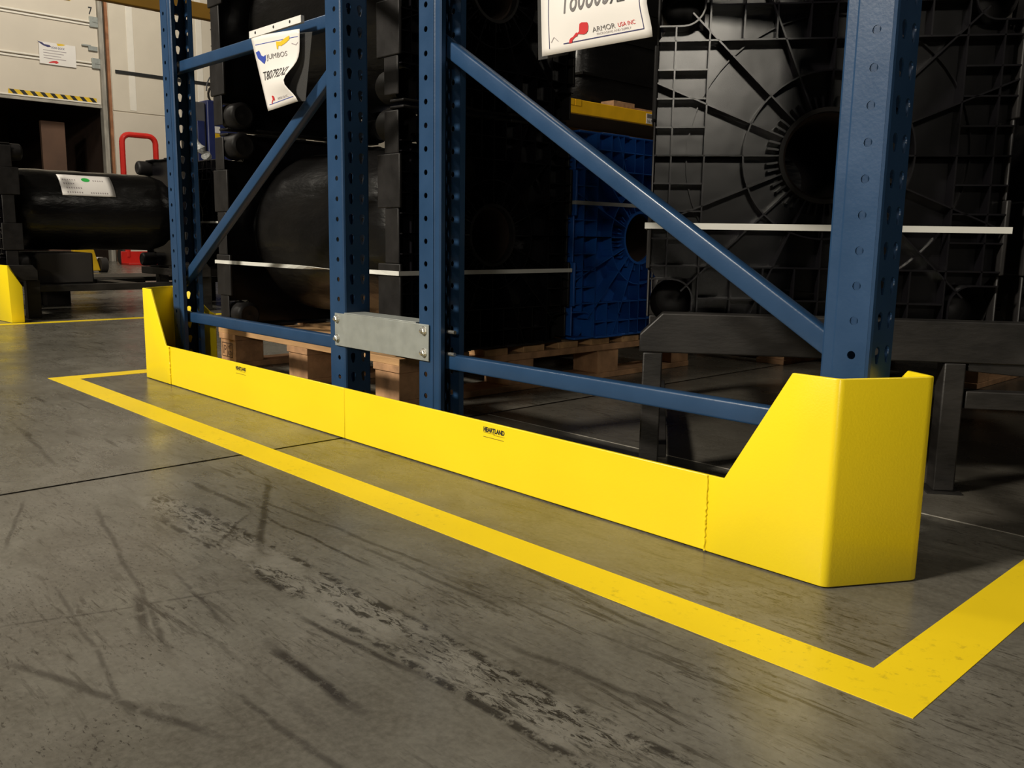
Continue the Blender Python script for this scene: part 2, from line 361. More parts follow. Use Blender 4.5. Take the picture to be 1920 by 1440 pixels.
# dark trailer bay behind the opening
tag(MB().box(WX-6, WX-5.9, 1.0, 4.6, 0, 2.9).box(WX-6, WX-.25, .9, 1.05, 0, 2.9).box(WX-6, WX-.25, 4.45, 4.6, 0, 2.9).box(WX-6, WX-.25, .9, 4.6, 2.85, 3).box(WX-6, WX, .9, 4.6, -.05, -.004).build('wall_back_bay', PLY), kind='structure')
MB_b = MB().box(WX-.5, WX-.42, 3.50, 3.86, .05, 2.25).build('trailer_door_panel', mat('tan_ply', (.11, .06, .038), .8, var=.25, nscale=2))
tag(MB_b, 'brown plywood panel standing inside the dark dock opening', 'panel')

# sign on the dock door
sg = thing('paper_notice', 'white paper notice with blue and yellow splashes taped on the cream dock door', 'sign', (WX+.014, 0, 0))
MB().box(0, .003, 3.42, 3.96, 3.07, 3.40).build('paper', PAPER, sg)
def wallF(u, v): return (.0036, u, v)
mb = MB()
for (t, u0, u1, v0, v1) in (('LOAD DOCK', 3.60, 3.80, 3.315, 3.345),): uv, f = text_mesh(t, u0, u1, v0, v1, .02); flat(mb, uv, f, wallF)
mb.build('heading', INKN, sg)
mb = MB()
for k, w in enumerate((.34, .30, .26, .33)): flat(mb, *poly_uv([(3.48, 3.285-.04*k), (3.48+w, 3.285-.04*k), (3.48+w, 3.275-.04*k), (3.48, 3.275-.04*k)]), wallF)
mb.build('text_lines', INKF, sg)
def splat(pts, F, m_, name, par):
    mb = MB(); flat(mb, *poly_uv(pts), F); return mb.build(name, m_, par)
splat([(3.40, 3.40), (3.47, 3.39), (3.50, 3.365), (3.58, 3.36), (3.60, 3.335), (3.55, 3.325), (3.48, 3.345), (3.44, 3.37)], wallF, INKN, 'blue_mark', sg)
splat([(3.68, 3.40), (3.76, 3.405), (3.82, 3.395), (3.76, 3.375), (3.70, 3.365)], wallF, INKY, 'yellow_mark', sg)
splat([(3.62, 3.13), (3.67, 3.135), (3.70, 3.11), (3.66, 3.09), (3.63, 3.10), (3.55, 3.09), (3.55, 3.10)], wallF, INKR, 'red_mark', sg)

# ------------------------------------------------------------ painted floor lines
def u_line(x0, x1, y0, y1, w, name, label):
    mb = MB(); N = 40; t = .0009
    mb.box(x0, x1, y0, y0+w, 0, t); mb.box(x1-w, x1, y0+w, y1, 0, t)
    mb.box(x0, x0+w, y0+w, y1, 0, t)
    return tag(mb.build(name, TAPE), label, 'floor line')
u_line(-2.6385, .2315, -.259, 7.5, .0771, 'floor_marking', 'yellow line painted on the concrete around the yellow rack guard')
tag(MB().box(-4.66, -4.585, -3, 7.5, 0, .0009).build('floor_marking', TAPE), 'narrow distant yellow floor line across the aisle at far left', 'floor line')

# ------------------------------------------------------------ end-of-rack guard
def bend_path(pts, r, seg=6):
    out = [Vector(pts[0])]
    for i in range(1, len(pts)-1):
        p0, p, p1 = Vector(pts[i-1]), Vector(pts[i]), Vector(pts[i+1]); a = (p0-p).normalized(); b = (p1-p).normalized()
        ang = a.angle(b); t = r/math.tan(ang/2); s0 = p+a*t; s1 = p+b*t
        for k in range(seg+1):
            u = k/seg; out.append((1-u)**2*s0+2*u*(1-u)*p+u*u*s1)
    out.append(Vector(pts[-1])); return out
def corner_plate(sgn, ox):
    # plan: rail joint -> bend at origin -> chamfer -> return flange.  sgn=+1 right-hand end
    P = [Vector((ox-sgn*.2035, 0)), Vector((ox, 0)), Vector((ox+sgn*.079, .136)), Vector((ox+sgn*.079-sgn*.150, .136+.089))]
    path = bend_path(P, .016)
    s = [0]
    for a, b in zip(path, path[1:]): s.append(s[-1]+(b-a).length)
    T = s[-1]
    extra = [.0285, .1315, T-.115, T-.02]
    def at(q):
        for i in range(len(s)-1):
            if q <= s[i+1]+1e-9: u = (q-s[i])/(s[i+1]-s[i]); return path[i].lerp(path[i+1], u)
        return path[-1]
    def h(q):
        if q <= .0285: return .1268
        if q <= .1315: return .1268+(q-.0285)/.103*(.305-.1268)
        if q <= T-.115: return .305
        if q <= T-.02: return .305-(q-(T-.115))*.9
        return .305-.095*.9-(q-(T-.02))*.3
    qs = sorted(set([round(x, 5) for x in s+extra]))
    vs = []; 
    for q in qs:
        p = at(q); vs += [(p.x, p.y, .002), (p.x, p.y, .1268), (p.x, p.y, h(q))]
    fs = []
    for i in range(len(qs)-1):
        a = i*3; b = a+3; fs.append((a, b, b+1, a+1))
        if h(qs[i]) > .1269 or h(qs[i+1]) > .1269: fs.append((a+1, b+1, b+2, a+2) if h(qs[i]) > .1269 else (a+1, b+1, b+2))
    return MB().add(vs, fs, True)
def face_out(o, ref):   # flip normals so that thickness goes to the inside
    me = o.data; bm = bmesh.new(); bm.from_mesh(me); bm.faces.ensure_lookup_table()
    f = max(bm.faces, key=lambda f: -f.calc_center_median().y if abs(f.normal.y) > .9 else -99)
    if f.normal.y > 0: bmesh.ops.reverse_faces(bm, faces=bm.faces)
    bm.to_mesh(me); bm.free()
gd = thing('rack_guard', 'long bright yellow steel guard around the end of the blue rack', 'guard', (0, 0, 0))
for sgn, ox in ((1, 0), (-1, -2.460)):
    o = corner_plate(sgn, ox).build('corner_plate', YEL, gd, smooth_all=True, angle=25); face_out(o, 0)
    md = o.modifiers.new('thickness', 'SOLIDIFY'); md.thickness = .006; md.offset = -1; md.use_even_offset = True
    md = o.modifiers.new('bevel', 'BEVEL'); md.width = .0015; md.segments = 2; md.limit_method = 'ANGLE'; md.angle_limit = math.radians(50)
for a, b in ((-2.2565, -1.2407), (-1.2395, -.2035)):
    MB().box(a, b, .0015, .0075, .002, .1262).build('rail', YEL, gd, bevel=.0015)
    MB().box(a+.002, b-.002, .0075, .040, .002, .008).build('rail_foot', YEL, gd)
for x in (-2.2565, -.2035):   # weld bead
    pts = [(x+random.uniform(-.0012, .0012), -.0004+random.uniform(-.0004, .0004), z) for z in [.003+i*.0035 for i in range(36)]]
    MB().tube(pts, [.0019+random.uniform(-.0006, .0006) for _ in pts], 6).build('weld_bead', YEL, gd)
MB().box(-1.2407, -1.2395, .003, .0074, .003, .125).build('joint_gap', INKO, gd)
for x0 in (-.735, -1.80):     # maker's sticker
    F = lambda u, v, x0=x0: (x0+u, .0012, v)
    mb = MB(); 
    uv, f = text_mesh('HEARTLAND', 0, .0615, .1065, .1165, .055); flat(mb, uv, f, F)
    a = mb.build('sticker_lettering', INK, gd); a['label'] = 'HEARTLAND lettering on the rail'
    mb = MB(); flat(mb, *poly_uv([(0, .1055), (.034, .1055), (.034, .1045), (0, .1045)]), F)
    uv, f = text_mesh('ENGINEERED PRODUCTS', .030, .0615, .1022, .1040, .0); flat(mb, uv, f, F)
    flat(mb, *poly_uv([(0, .0965), (.060, .0965), (.060, .0953), (0, .0953)]), F)
    mb.build('sticker_fine_print', INKO, gd)

# ------------------------------------------------------------ rack uprights with punched holes
PIT = .0508
def strip(mb, p0, p1, zs, holes=None, ztop=2.4):
    """vertical strip between plan points p0,p1; holes=(fraction list, shape fn(z index)) or none"""
    p0 = Vector(p0); p1 = Vector(p1); w = (p1-p0).length; d = (p1-p0)/w
    if not holes:
        mb.add([(p0.x, p0.y, 0), (p1.x, p1.y, 0), (p1.x, p1.y, ztop), (p0.x, p0.y, ztop)], [(0, 1, 2, 3)]); return
    cs, shape = holes
    n = len(shape)
    bounds = [0]+[(cs[i]+cs[i+1])/2 for i in range(len(cs)-1)]+[w]
    zb = [z-PIT/2 for z in zs]+[zs[-1]+PIT/2]
    def P(a, z): q = p0+d*a; return (q.x, q.y, z)
    for ci, c in enumerate(cs):
        a0, a1 = bounds[ci], bounds[ci+1]
        if zb[0] > 0: mb.add([P(a0, 0), P(a1, 0), P(a1, zb[0]), P(a0, zb[0])], [(0, 1, 2, 3)])
        if zb[-1] < ztop: mb.add([P(a0, zb[-1]), P(a1, zb[-1]), P(a1, ztop), P(a0, ztop)], [(0, 1, 2, 3)])
        for k, z in enumerate(zs):
            z0, z1 = zb[k], zb[k+1]
            outer = []; inner = [(c+x, z+y) for x, y in shape]
            for x, y in shape:    # push hole point to the cell border along its direction
                L_ = math.hypot(x, y); dx, dy = x/L_, y/L_; t = 1e9
                if dx > 1e-9: t = min(t, (a1-c)/dx)
                if dx < -1e-9: t = min(t, (a0-c)/dx)
                if dy > 1e-9: t = min(t, (z1-z)/dy)
                if dy < -1e-9: t = min(t, (z0-z)/dy)
                outer.append((c+dx*t, z+dy*t))
            corners = [(a0, z0), (a1, z0), (a1, z1), (a0, z1)]
            vs = [P(*q) for q in inner]+[P(*q) for q in outer]+[P(*q) for q in corners]; fs = []
            for i in range(n):
                j = (i+1) % n; o1, o2 = outer[i], outer[j]; f = [i, n+i]
                same = abs(o1[0]-o2[0]) < 1e-7 or abs(o1[1]-o2[1]) < 1e-7
                if not same:
                    best = min(range(4), key=lambda q: math.hypot(corners[q][0]-o1[0], corners[q][1]-o1[1])+math.hypot(corners[q][0]-o2[0], corners[q][1]-o2[1]))
                    f.append(2*n+best)
                f += [n+j, j]; fs.append(tuple(f))
            mb.add(vs, fs)
ROUND = [(.0064*math.cos(a), .0064*math.sin(a)) for a in [2*PI*k/12+.13 for k in range(12)]]
TEAR = [(.0078*math.cos(a), .006+.0078*math.sin(a)) for a in [math.radians(x) for x in (-20, 10, 45, 80, 110, 145, 170, 200)]] + [(-.0045, -.008), (-.003, -.0125), (.003, -.0125), (.0045, -.008)]
ZS = [.0222+PIT*k for k in range(1, 47)]
WP, DP = .0745, .078
def make_post(side, skip=None):
    """C section, web on `side` (+1: at local x=WP).  local x 0..WP, y 0..DP, front flange on y=0"""
    mb = MB()
    X = (lambda x: x) if side > 0 else (lambda x: WP-x)
    hc = WP-.027
    for yf, s in ((0, 1), (DP, -1)):
        y = lambda q: yf+s*q
        strip(mb, (X(.002), y(.017)), (X(0), y(.005)), ZS)
        strip(mb, (X(0), y(.005)), (X(.003), y(.0028)), ZS)
        strip(mb, (X(.003), y(.0028)), (X(.017), y(.0028)), ZS)
        strip(mb, (X(.017), y(.0028)), (X(.0205), y(0)), ZS)
        strip(mb, (X(.0205), y(0)), (X(WP-.005), y(0)), ZS, ([hc-.0205], ROUND))
        strip(mb, (X(WP-.005), y(0)), (X(WP-.0015), y(.0015)), ZS)
        strip(mb, (X(WP-.0015), y(.0015)), (X(WP), y(.005)), ZS)
    strip(mb, (X(WP), .005), (X(WP), DP-.005), ZS, ([.018, DP-.010-.018], TEAR))
    return mb
def thick_post(o):
    md = o.modifiers.new('thickness', 'SOLIDIFY'); md.thickness = .0022; md.offset = 0
    return o
YP = .100
def rounded_bar(a, b, w=.034, d=.028, flat_ends=True):
    """rack brace: rounded box tube in the xz plane, its ends pinched flat"""
    a = Vector(a); b = Vector(b); t = (b-a).normalized(); n = Vector((0, 1, 0)); u = t.cross(n).normalized(); L_ = (b-a).length
    st = [0, .02, .055, L_/2, L_-.055, L_-.02, L_] if flat_ends else [0, L_]
    K = 20; vs = []
    for q in st:
        e = min(q, L_-q); k = 1 if e > .05 else (.42 if e <= .021 else .6)
        kw = 1 if e > .05 else 1.12
        for i in range(K):
            an = 2*PI*i/K; c, s_ = math.cos(an), math.sin(an); p = .27
            x = math.copysign(abs(c)**p, c)*w/2*kw; y = math.copysign(abs(s_)**p, s_)*d/2*k
            vs.append(a+t*q+u*x+n*y)
    fs = [(i*K+j, i*K+(j+1) % K, (i+1)*K+(j+1) % K, (i+1)*K+j) for i in range(len(st)-1) for j in range(K)]
    fs += [tuple(reversed(range(K))), tuple(range((len(st)-1)*K, len(st)*K))]
    return MB().add(vs, fs, True)
def frame(xa, xb, braces, name, label, up='aisle'):
    t = thing(name, label, 'rack frame', (0, YP, 0))
    for x, sd in ((xa, -1), (xb-WP, 1)):
        thick_post(make_post(sd).build('post', BLUE, t, loc=(x, 0, 0)))
        p = MB().box(x-.012, x+WP+.012, -.012, DP+.03, 0, .006).build('foot_plate', BLUE, t, bevel=.001)
    for (a, b) in braces:
        nm = 'horizontal_brace' if abs(a[1]-b[1]) < .03 else 'diagonal_brace'
        br = rounded_bar((a[0], .040, a[1]), (b[0], .040, b[1])).build(nm, BLUE, t)
        A = Vector((a[0], 0, a[1])); Bq = Vector((b[0], 0, b[1])); d = (Bq-A).normalized()
        for q in (A+d*.014, Bq-d*.014):
            rivet(br, (q.x, .034, q.z), (0, -1, 0), .0065)
    return t
XA0, XA1, XB0, XB1 = -2.448, -1.383, -1.0735, -.0067
frame(XA0, XA1, [((-2.432, .206), (-1.405, .206)), ((-2.432, .325), (-1.405, .945)), ((-2.432, 1.025), (-1.405, 1.028)), ((-1.405, 1.12), (-2.432, 1.75)), ((-2.432, 1.85), (-1.405, 1.85))],
      'upright_frame', 'blue punched steel rack frame on the left, holding the curled paper sign')
frame(XB0, XB1, [((-1.055, .206), (-.03, .206)), ((-1.048, .920), (-.03, .300)), ((-1.055, 1.03), (-.03, 1.03)), ((-.03, 1.12), (-1.055, 1.75)), ((-1.055, 1.85), (-.03, 1.85))],
      'upright_frame', 'blue punched steel rack frame on the right, behind the tall guard corner')
# hidden far frames of the same rack (beyond the stock)
# row spacer
rs = thing('row_spacer', 'galvanized steel plate bolted between the two middle blue posts', 'bracket', (0, YP-.003, 0))
MB().box(-1.422, -1.030, -.003, 0, .2065, .291).build('face_plate', GALV, rs, bevel=.0008)
MB().box(-1.378, -1.078, -.003, .060, .291, .294).build('top_lip', GALV, rs, bevel=.0008)
MB().box(-1.378, -1.078, .0, .060, .2065, .2095).build('bottom_lip', GALV, rs, bevel=.0008)
for x in (-1.410, -1.0465):
    for z in (.2254, .2762): rivet(rs, (x, -.003, z), (0, -1, 0), .0078)
for z in (.2254, .2762):
    MB().cyl((-1.0, .03, z), (-.975, .03, z), .0045, 8).build('bolt_end', ZINC, rs)

# ------------------------------------------------------------ plastic-ended reels
PW = .70; PT = .105
def end_plate(parent, mplate, mrim, y0, flip, detail=True):
    """square ribbed end plate, local x -PW/2..PW/2, z 0..PW; ribs face -y (flip: +y)"""
    h = PW/2; sy = -1 if flip else 1; base = y0 if not flip else y0+PT
    Y = lambda q: base+sy*q
    tr = bpy.data.objects.new('end_plate', None)
    # back sheet with a round hub opening = the end_plate mesh itself
    N = 96; vs = []; R0 = .245*h
    def reach(c, s_):
        mx_, mn_ = max(abs(c), abs(s_)), min(abs(c), abs(s_)); t = 1/mx_
        if mn_*t > .73: t = .73/mn_
        return t
    for k in range(N):
        a = 2*PI*k/N; c, s_ = math.cos(a), math.sin(a); t = reach(c, s_)
        vs.append((R0*c, Y(.045), h+R0*s_)); vs.append((h*.985*t*c, Y(.045), h+h*.985*t*s_))
    for k in range(N):
        a = 2*PI*k/N; c, s_ = math.cos(a), math.sin(a); t = reach(c, s_)
        vs.append((R0*c, Y(.052), h+R0*s_)); vs.append((h*.985*t*c, Y(.052), h+h*.985*t*s_))
    fs = []
    for k in range(N):
        j = (k+1) % N; fs += [(2*k, 2*j, 2*j+1, 2*k+1), (2*N+2*k, 2*N+2*k+1, 2*N+2*j+1, 2*N+2*j)]
    pl = MB().add(vs, fs).build('end_plate', mplate, parent)
    # ribs
    rb = MB(); tw = .0032
    def rib(x0, z0, x1, z1, d=.045, w=tw, f=0.0):
        cl = lambda q: max(-.975, min(.975, q))
        a = Vector((cl(x0)*h, 0, h+cl(z0)*h)); b = Vector((cl(x1)*h, 0, h+cl(z1)*h)); dd = (b-a).normalized(); nrm = Vector((-dd.z, 0, dd.x))*w/2
        q = [a-nrm, b-nrm, b+nrm, a+nrm]
        rb.add([(p.x, Y(f), p.z) for p in q]+[(p.x, Y(d+.001), p.z) for p in q], [(0, 1, 2, 3), (0, 4, 5, 1), (1, 5, 6, 2), (2, 6, 7, 3), (3, 7, 4, 0)])
    for s_ in (-1, 1):
        rib(.69*s_, -1, .69*s_, 1); rib(.88*s_, -.72, .88*s_, .72); rib(-1, .64*s_, 1, .64*s_)
        for zz in (.16, .32, .48, .0):
            rib(.69*s_, zz, s_, zz); rib(.69*s_, -zz, s_, -zz) if zz else None
        for xx in (.50, -.50, .14, -.14, -.32, .32): rib(xx, .64*s_, xx, s_, .045)
        rib(-.69, .83*s_, .69, .83*s_)
        rib(.47*s_, 0, .69*s_, 0)
    for k in range(16):
        a = 2*PI*k/16; c, q = math.cos(a), math.sin(a)
        t = min(.985/max(abs(c), 1e-6), .985/max(abs(q), 1e-6)); diag = abs(abs(c)-abs(q)) < .01
        if diag: t = .79/abs(c)
        rib(.27*c, .27*q, t*c, t*q)
        a2 = a+PI/16*.66
        for a2 in (a+PI*.042, a+PI*.083):
            rib(.27*math.cos(a2), .27*math.sin(a2), .335*math.cos(a2), .335*math.sin(a2), .045, .004, .012)
    def arc(cx, cz, r, a0, a1, n, d=.045, w=tw, f=0.0):
        for k in range(n):
            p = a0+(a1-a0)*k/n; q = a0+(a1-a0)*(k+1)/n
            rib(cx+r*math.cos(p), cz+r*math.sin(p), cx+r*math.cos(q), cz+r*math.sin(q), d, w, f)
    arc(0, 0, .47, 0, 2*PI, 48); arc(0, 0, .79, 0, 2*PI, 56, .045, .0028, .033)
    for sx in (-1, 1):
        for sz in (-1, 1):
            rib(sx, .72*sz, .84*sx, .72*sz); rib(.72*sx, sz, .72*sx, .84*sz)
            cx, cz = .84*sx, .84*sz; aa = math.atan2(-sz, -sx)
            arc(cx, cz, .12, aa-PI/4, aa+PI/4, 6)
    rb.build('rib_grid', mplate, pl)
    # hub tube
    MB().lathe([(0, R0*1.10), (0, R0), (sy*.052, R0), ], (0, base, h), (0, 1, 0), 48).lathe([(0, R0*1.10), (sy*.045, R0*1.10)], (0, base, h), (0, 1, 0), 48).build('hub', mrim, pl)
    # outer rim, notched blocks as seen on the edge
    rm = MB()
    segs = [(-.95, -.66, 0, .72), (-.66, -.24, 1, 1), (-.24, .20, 0, .72), (.20, .62, 1, 1), (.62, .95, 0, .72)]
    for a, b, o_, wd in segs:
        e = h-.004+(.004 if o_ else 0); i_ = h-.010; ya, yb = Y(.0 if o_ else .012), Y(PT*wd)
        y_0, y_1 = min(ya, yb), max(ya, yb)
        rm.box(-e, -i_, y_0, y_1, h+a*h, h+b*h); rm.box(i_, e, y_0, y_1, h+a*h, h+b*h)
        e2 = h-.002
        rm.box(a*h*.985, b*h*.985, y_0, y_1, h-e2, h-i_); rm.box(a*h*.985, b*h*.985, y_0, y_1, h+i_, h+e2)
    rm.build('rim', mrim, pl, bevel=.005)
    # corner sockets on the inner side
    for sx in (-1, 1):
        for sz in (-1, 1):
            c = (sx*.84*h, Y(.045), h+sz*.86*h)
            MB().lathe([(0, .046), (sy*.078, .046), (sy*.088, .041), (sy*.092, .034), (sy*.088, .020), (sy*.094, .0001)], c, (0, 1, 0), 20).build('corner_socket', mrim, pl)
    return pl
def strap_loop(parent, z, L_, m_, twist=False, wid=.0125):
    h = PW/2+.005; pts = [(-h, -.002), (h, -.002), (h, L_+.002), (-h, L_+.002)]
    mb = MB(); path = []
    for i in range(4):
        a = Vector((*pts[i], z)); b = Vector((*pts[(i+1) % 4], z)); n = 24
        for k in range(n): path.append((a.lerp(b, k/n), i, k/n))
    cor = []
    for p, i, u in path:
        ang = 0
        if i == 3 and twist and .45 < u < .95: ang = (u-.45)/.5*PI
        elif i == 3 and twist and u >= .95: ang = PI
        nrm = Vector(((0, -1, 0), (1, 0, 0), (0, 1, 0), (-1, 0, 0))[i])
        off = (Vector((0, 0, 1))*math.cos(ang)+nrm*math.sin(ang))*wid/2
        sag = 0
        cor.append((p-off, p+off))
    n = len(cor); vs = [v for c in cor for v in c]
    fs = [(2*i, 2*((i+1) % n), 2*((i+1) % n)+1, 2*i+1) for i in range(n-1)]
    fs.append((2*(n-1), 1, 0, 2*(n-1)+1) if twist else (2*(n-1), 0, 1, 2*(n-1)+1))
    o = mb.add(vs, fs).build('strap', m_, parent)
    md = o.modifiers.new('thickness', 'SOLIDIFY'); md.thickness = .0012; md.offset = 0
    return o
def make_reel(label, loc, rz, L_, R, mp, mr, strap=None, twist=False, smat=STRAP, group=None):
    t = thing('film_reel', label, 'reel', loc, rz, group)
    end_plate(t, mp, mr, 0, False); end_plate(t, mp, mr, L_-PT, True)
    h = PW/2; a, b = PT*.5, L_-PT*.5
    prof = [(a, .087), (a, R*.72), (a+.03, R*.74), (a+.07, R*.90), (a+.13, R*.985)]
    n = 10
    for k in range(n+1): prof.append((a+.16+(b-a-.32)*k/n, R*(1+.008*math.sin(k*2.1))))
    prof += [(b-.13, R*.985), (b-.07, R*.90), (b-.03, R*.74), (b, R*.72), (b, .087)]
    MB().lathe(prof, (0, 0, h), (0, 1, 0), 64).build('wrapped_roll', FILM, t)
    MB().lathe([(.02, .087), (L_-.02, .087), (L_-.02, .080), (.02, .080), (.02, .087)], (0, 0, h), (0, 1, 0), 32).build('core', CORE, t)
    if strap: strap_loop(t, strap, L_, smat, twist)
    return t
ZP = .1475
RX = -1.450
r1 = make_reel('large black reel on the wooden pallet behind the middle posts, white strap around it', (RX, .675, ZP), PI/2, 1.13, .285, BLACKP, RIMP, .255-.015, True)
r2 = make_reel('black reel stacked on top, behind the curled paper sign', (RX, .675, ZP+PW+.006), PI/2, 1.13, .285, BLACKP, RIMP)
r3 = make_reel('blue plastic reel with grey strap beside the black reel on the pallet', (RX, 1.393, ZP), PI/2, 1.13, .285, BLUEP, BLUEP, .462, False, STRAPG)
A37 = math.atan2(.6, .8)
sd = Vector((.8, .6, 0)); sn = Vector((.6, -.8, 0)); sf = Vector((-.1, .635, 0))
c4 = sf+sd*(-.232)-sn*.062
r4 = make_reel('black ribbed reel on the steel stand at right, white strap across it', (c4.x, c4.y, .312), A37, .90, .285, BLACKP, RIMP, .208)
c5 = sf+sd*(.505)-sn*.075
r5 = make_reel('black reel at the right picture edge, far end of the steel stand', (c5.x, c5.y, .312), A37, .90, .285, BLACKP, RIMP)
r6 = make_reel('unseen black reel added over the strapped reel to shade the floor', (c4.x, c4.y, .312+PW+.006), A37, .90, .285, BLACKP, RIMP)  # added above the view to shade the floor behind the guard
r7 = make_reel('unseen black reel added on top of the stack behind the middle posts for shade', (RX, .675, ZP+2*(PW+.006)), PI/2, 1.13, .285, BLACKP, RIMP)  # stack continued out of view, added for shade from above

# ------------------------------------------------------------ pallet
def make_pallet(name, label, x0, x1, y0, y1, z=0):
    t = thing(name, label, 'pallet', (x0, y0, z)); Lx, Ly = x1-x0, y1-y0
    n = 9; bw = .098
    for k in range(n):    # deck boards along x
        yy = k*(Ly-bw)/(n-1); dz = random.uniform(-.0008, .0008)
        MB().box(random.uniform(-.004, .003), Lx+random.uniform(-.003, .004), yy, yy+bw, .1235+dz, .1455+dz).build('deck_board', WOOD, t, bevel=.002)
    cols = [0, (Lx-.13)/2, Lx-.13]
    for cx in cols: MB().box(cx, cx+.13, 0, Ly, .1015, .1235).build('stringer_board', WOODB, t, bevel=.002)
    rows = [0, (Ly-.12)/3, 2*(Ly-.12)/3, Ly-.12]
    for cx in cols:
        for cy in rows:
            MB().box(cx+.006, cx+.124, cy+.004, cy+.116, .020, .1015).build('block', WOODB, t, bevel=.002)
        MB().box(cx, cx+.125, 0, Ly, 0, .020).build('bottom_board', WOODB, t, bevel=.002)
    # stamp on the left front block
    mb = MB(); F = lambda u, v: (u, .0035, v)
    for a, b, c, d in ((.015, .10, .085, .088), (.015, .10, .035, .038), (.015, .018, .035, .088), (.097, .10, .035, .088), (.055, .058, .035, .088)):
        flat(mb, *poly_uv([(a, c), (b, c), (b, d), (a, d)]), F)
    for tx, u0, u1, v0, v1 in (('IP', .022, .05, .045, .078), ('HT', .063, .093, .066, .082), ('KD', .063, .093, .042, .058)):
        uv, f = text_mesh(tx, u0, u1, v0, v1, .01); flat(mb, uv, f, F)
    mb.build('heat_stamp', STAMP, t)
    return t
make_pallet('wooden_pallet', 'pale wooden pallet on the floor under the black and blue reels', -2.605, -1.470, .335, 1.76)

# ------------------------------------------------------------ black steel stands
def make_stand(label, o, d, n, s0, s1, legs, back, top=.344, hb=.082, chamf=True):
    t = thing('steel_stand', label, 'stand', (0, 0, 0)); o = Vector(o); d = Vector(d); n = Vector(n)
    def beam(off, nm, x0=s0, x1=s1):
        c = .045 if chamf else .001
        pts = [(x0, top-c), (x0+c, top), (x1-c, top), (x1, top-c), (x1, top-hb), (x0, top-hb)]
        P3 = [o+d*q-n*off+Vector((0, 0, z)) for q, z in pts]
        mb = MB(); mb.prism(P3, (0, 0, 0), -n*.045); return mb.build(nm, STEEL, t, bevel=.003)
    beam(0, 'front_beam'); beam(back, 'rear_beam')
    for q in (s0+.03, s1-.07):     # cross members
        a = o+d*(q+.02)-n*.045+Vector((0, 0, top-.055)); b = o+d*(q+.02)-n*back+Vector((0, 0, top-.055))
        MB().bar(a, b, .045, .05).build('cross_member', STEEL, t, bevel=.002)
        a.z = b.z = .045
        MB().bar(a, b, .03, .03).build('cross_member', STEEL, t, bevel=.002)
    for off in (0.004, back+.004):
        for q in legs:
            a = o+d*(q+.025)-n*(off+.02)
            MB().bar(a+Vector((0, 0, top-hb)), a+Vector((0, 0, 0.004)), .050, .040, d).build('leg', STEEL, t, bevel=.003)
            MB().bar(a+Vector((0, 0, .004)), a, .07, .065, d).build('foot_pad', STEEL, t)
    ls = sorted(legs)
    for off in (.02, back+.02):
        for qa, qb in zip(ls, ls[1:]):
            if qb-qa < .9 and qa > -.1 or len(ls) == 2:
                a = o+d*(qa+.05)-n*off; b = o+d*qb-n*off
                MB().bar(a+Vector((0, 0, .19)), b+Vector((0, 0, .19)), .035, .035).build('lower_rail', STEEL, t, bevel=.002)
                MB().bar(a+Vector((0, 0, .262)), b+Vector((0, 0, .20)), .03, .03).build('diagonal_strut', STEEL, t, bevel=.002)
    mb = MB()     # inner ledge the reels sit on
    for q in (s0+.01, s1-.06):
        pass
    a = o+d*(s0+.02)-n*.075+Vector((0, 0, .3065)); b = o+d*(s1-.02)-n*.075+Vector((0, 0, .3065))
    MB().bar(a, b, .06, .006).build('ledge', STEEL, t)
    a = o+d*(s0+.02)-n*(back-.03)+Vector((0, 0, .3065)); b = o+d*(s1-.02)-n*(back-.03)+Vector((0, 0, .3065))
    MB().bar(a, b, .06, .006).build('ledge', STEEL, t)
    return t
make_stand('worn black steel stand on square legs under the right-hand reels', sf, sd, sn, -.588, .92, [-.585, 0.0, .86], .93)
def make_cradle(label, x, y, ly, blk=True):
    t = thing('reel_cradle', label, 'stand', (x, y, 0))
    for yy in (0, ly-.12):
        MB().box(-.70, .0, yy, yy+.12, .215, .262).build('saddle_beam', STEEL, t, bevel=.004)
        MB().prism([(.002, yy-.03, .262), (.002, yy-.03, .30), (.002, yy+.13, .30), (.002, yy+.155, .27), (.002, yy+.155, .215), (.002, yy-.03, .215)], (0, 0, 0), (.035, 0, 0)).build('end_stop', STEEL, t, bevel=.003)
        for xx in (-.02, -.68): MB().box(xx-.03, xx+.03, yy+.10, yy+.17, 0, .215).build('leg', STEEL, t, bevel=.004)
    for xx in (-.05, -.64): MB().box(xx-.03, xx+.03, .135, ly-.13, .145, .185).build('low_rail', STEEL, t, bevel=.003)
    if blk: MB().box(-.60, -.10, .185, .50, .185, .365).build('saddle_block', DARK, t, bevel=.01)
    for yy in (.28, ly-.45): MB().box(-.60, -.09, yy, yy+.10, .15, .18).build('cross_rail', STEEL, t, bevel=.003)
    return t
make_cradle('worn black steel cradle with boxy legs at far left behind the yellow post guard', -4.90, .20, 1.13)
make_cradle('black steel cradle under the strapped reel far behind the left posts', -4.90, 1.46, 1.13, False)
r9 = make_reel('far black reel with white strap, glimpsed between the left post and the stacked reels', (-5.25, 1.46, .262), 0, 1.13, .27, BLACKP, RIMP, .30, False, STRAP)
r8 = make_reel('black reel lying on the far left stand with a green-dotted label sheet', (-5.25, .20, .312-.008), 0, 1.13, .235, BLACKP, RIMP)
r8.location.z = .262
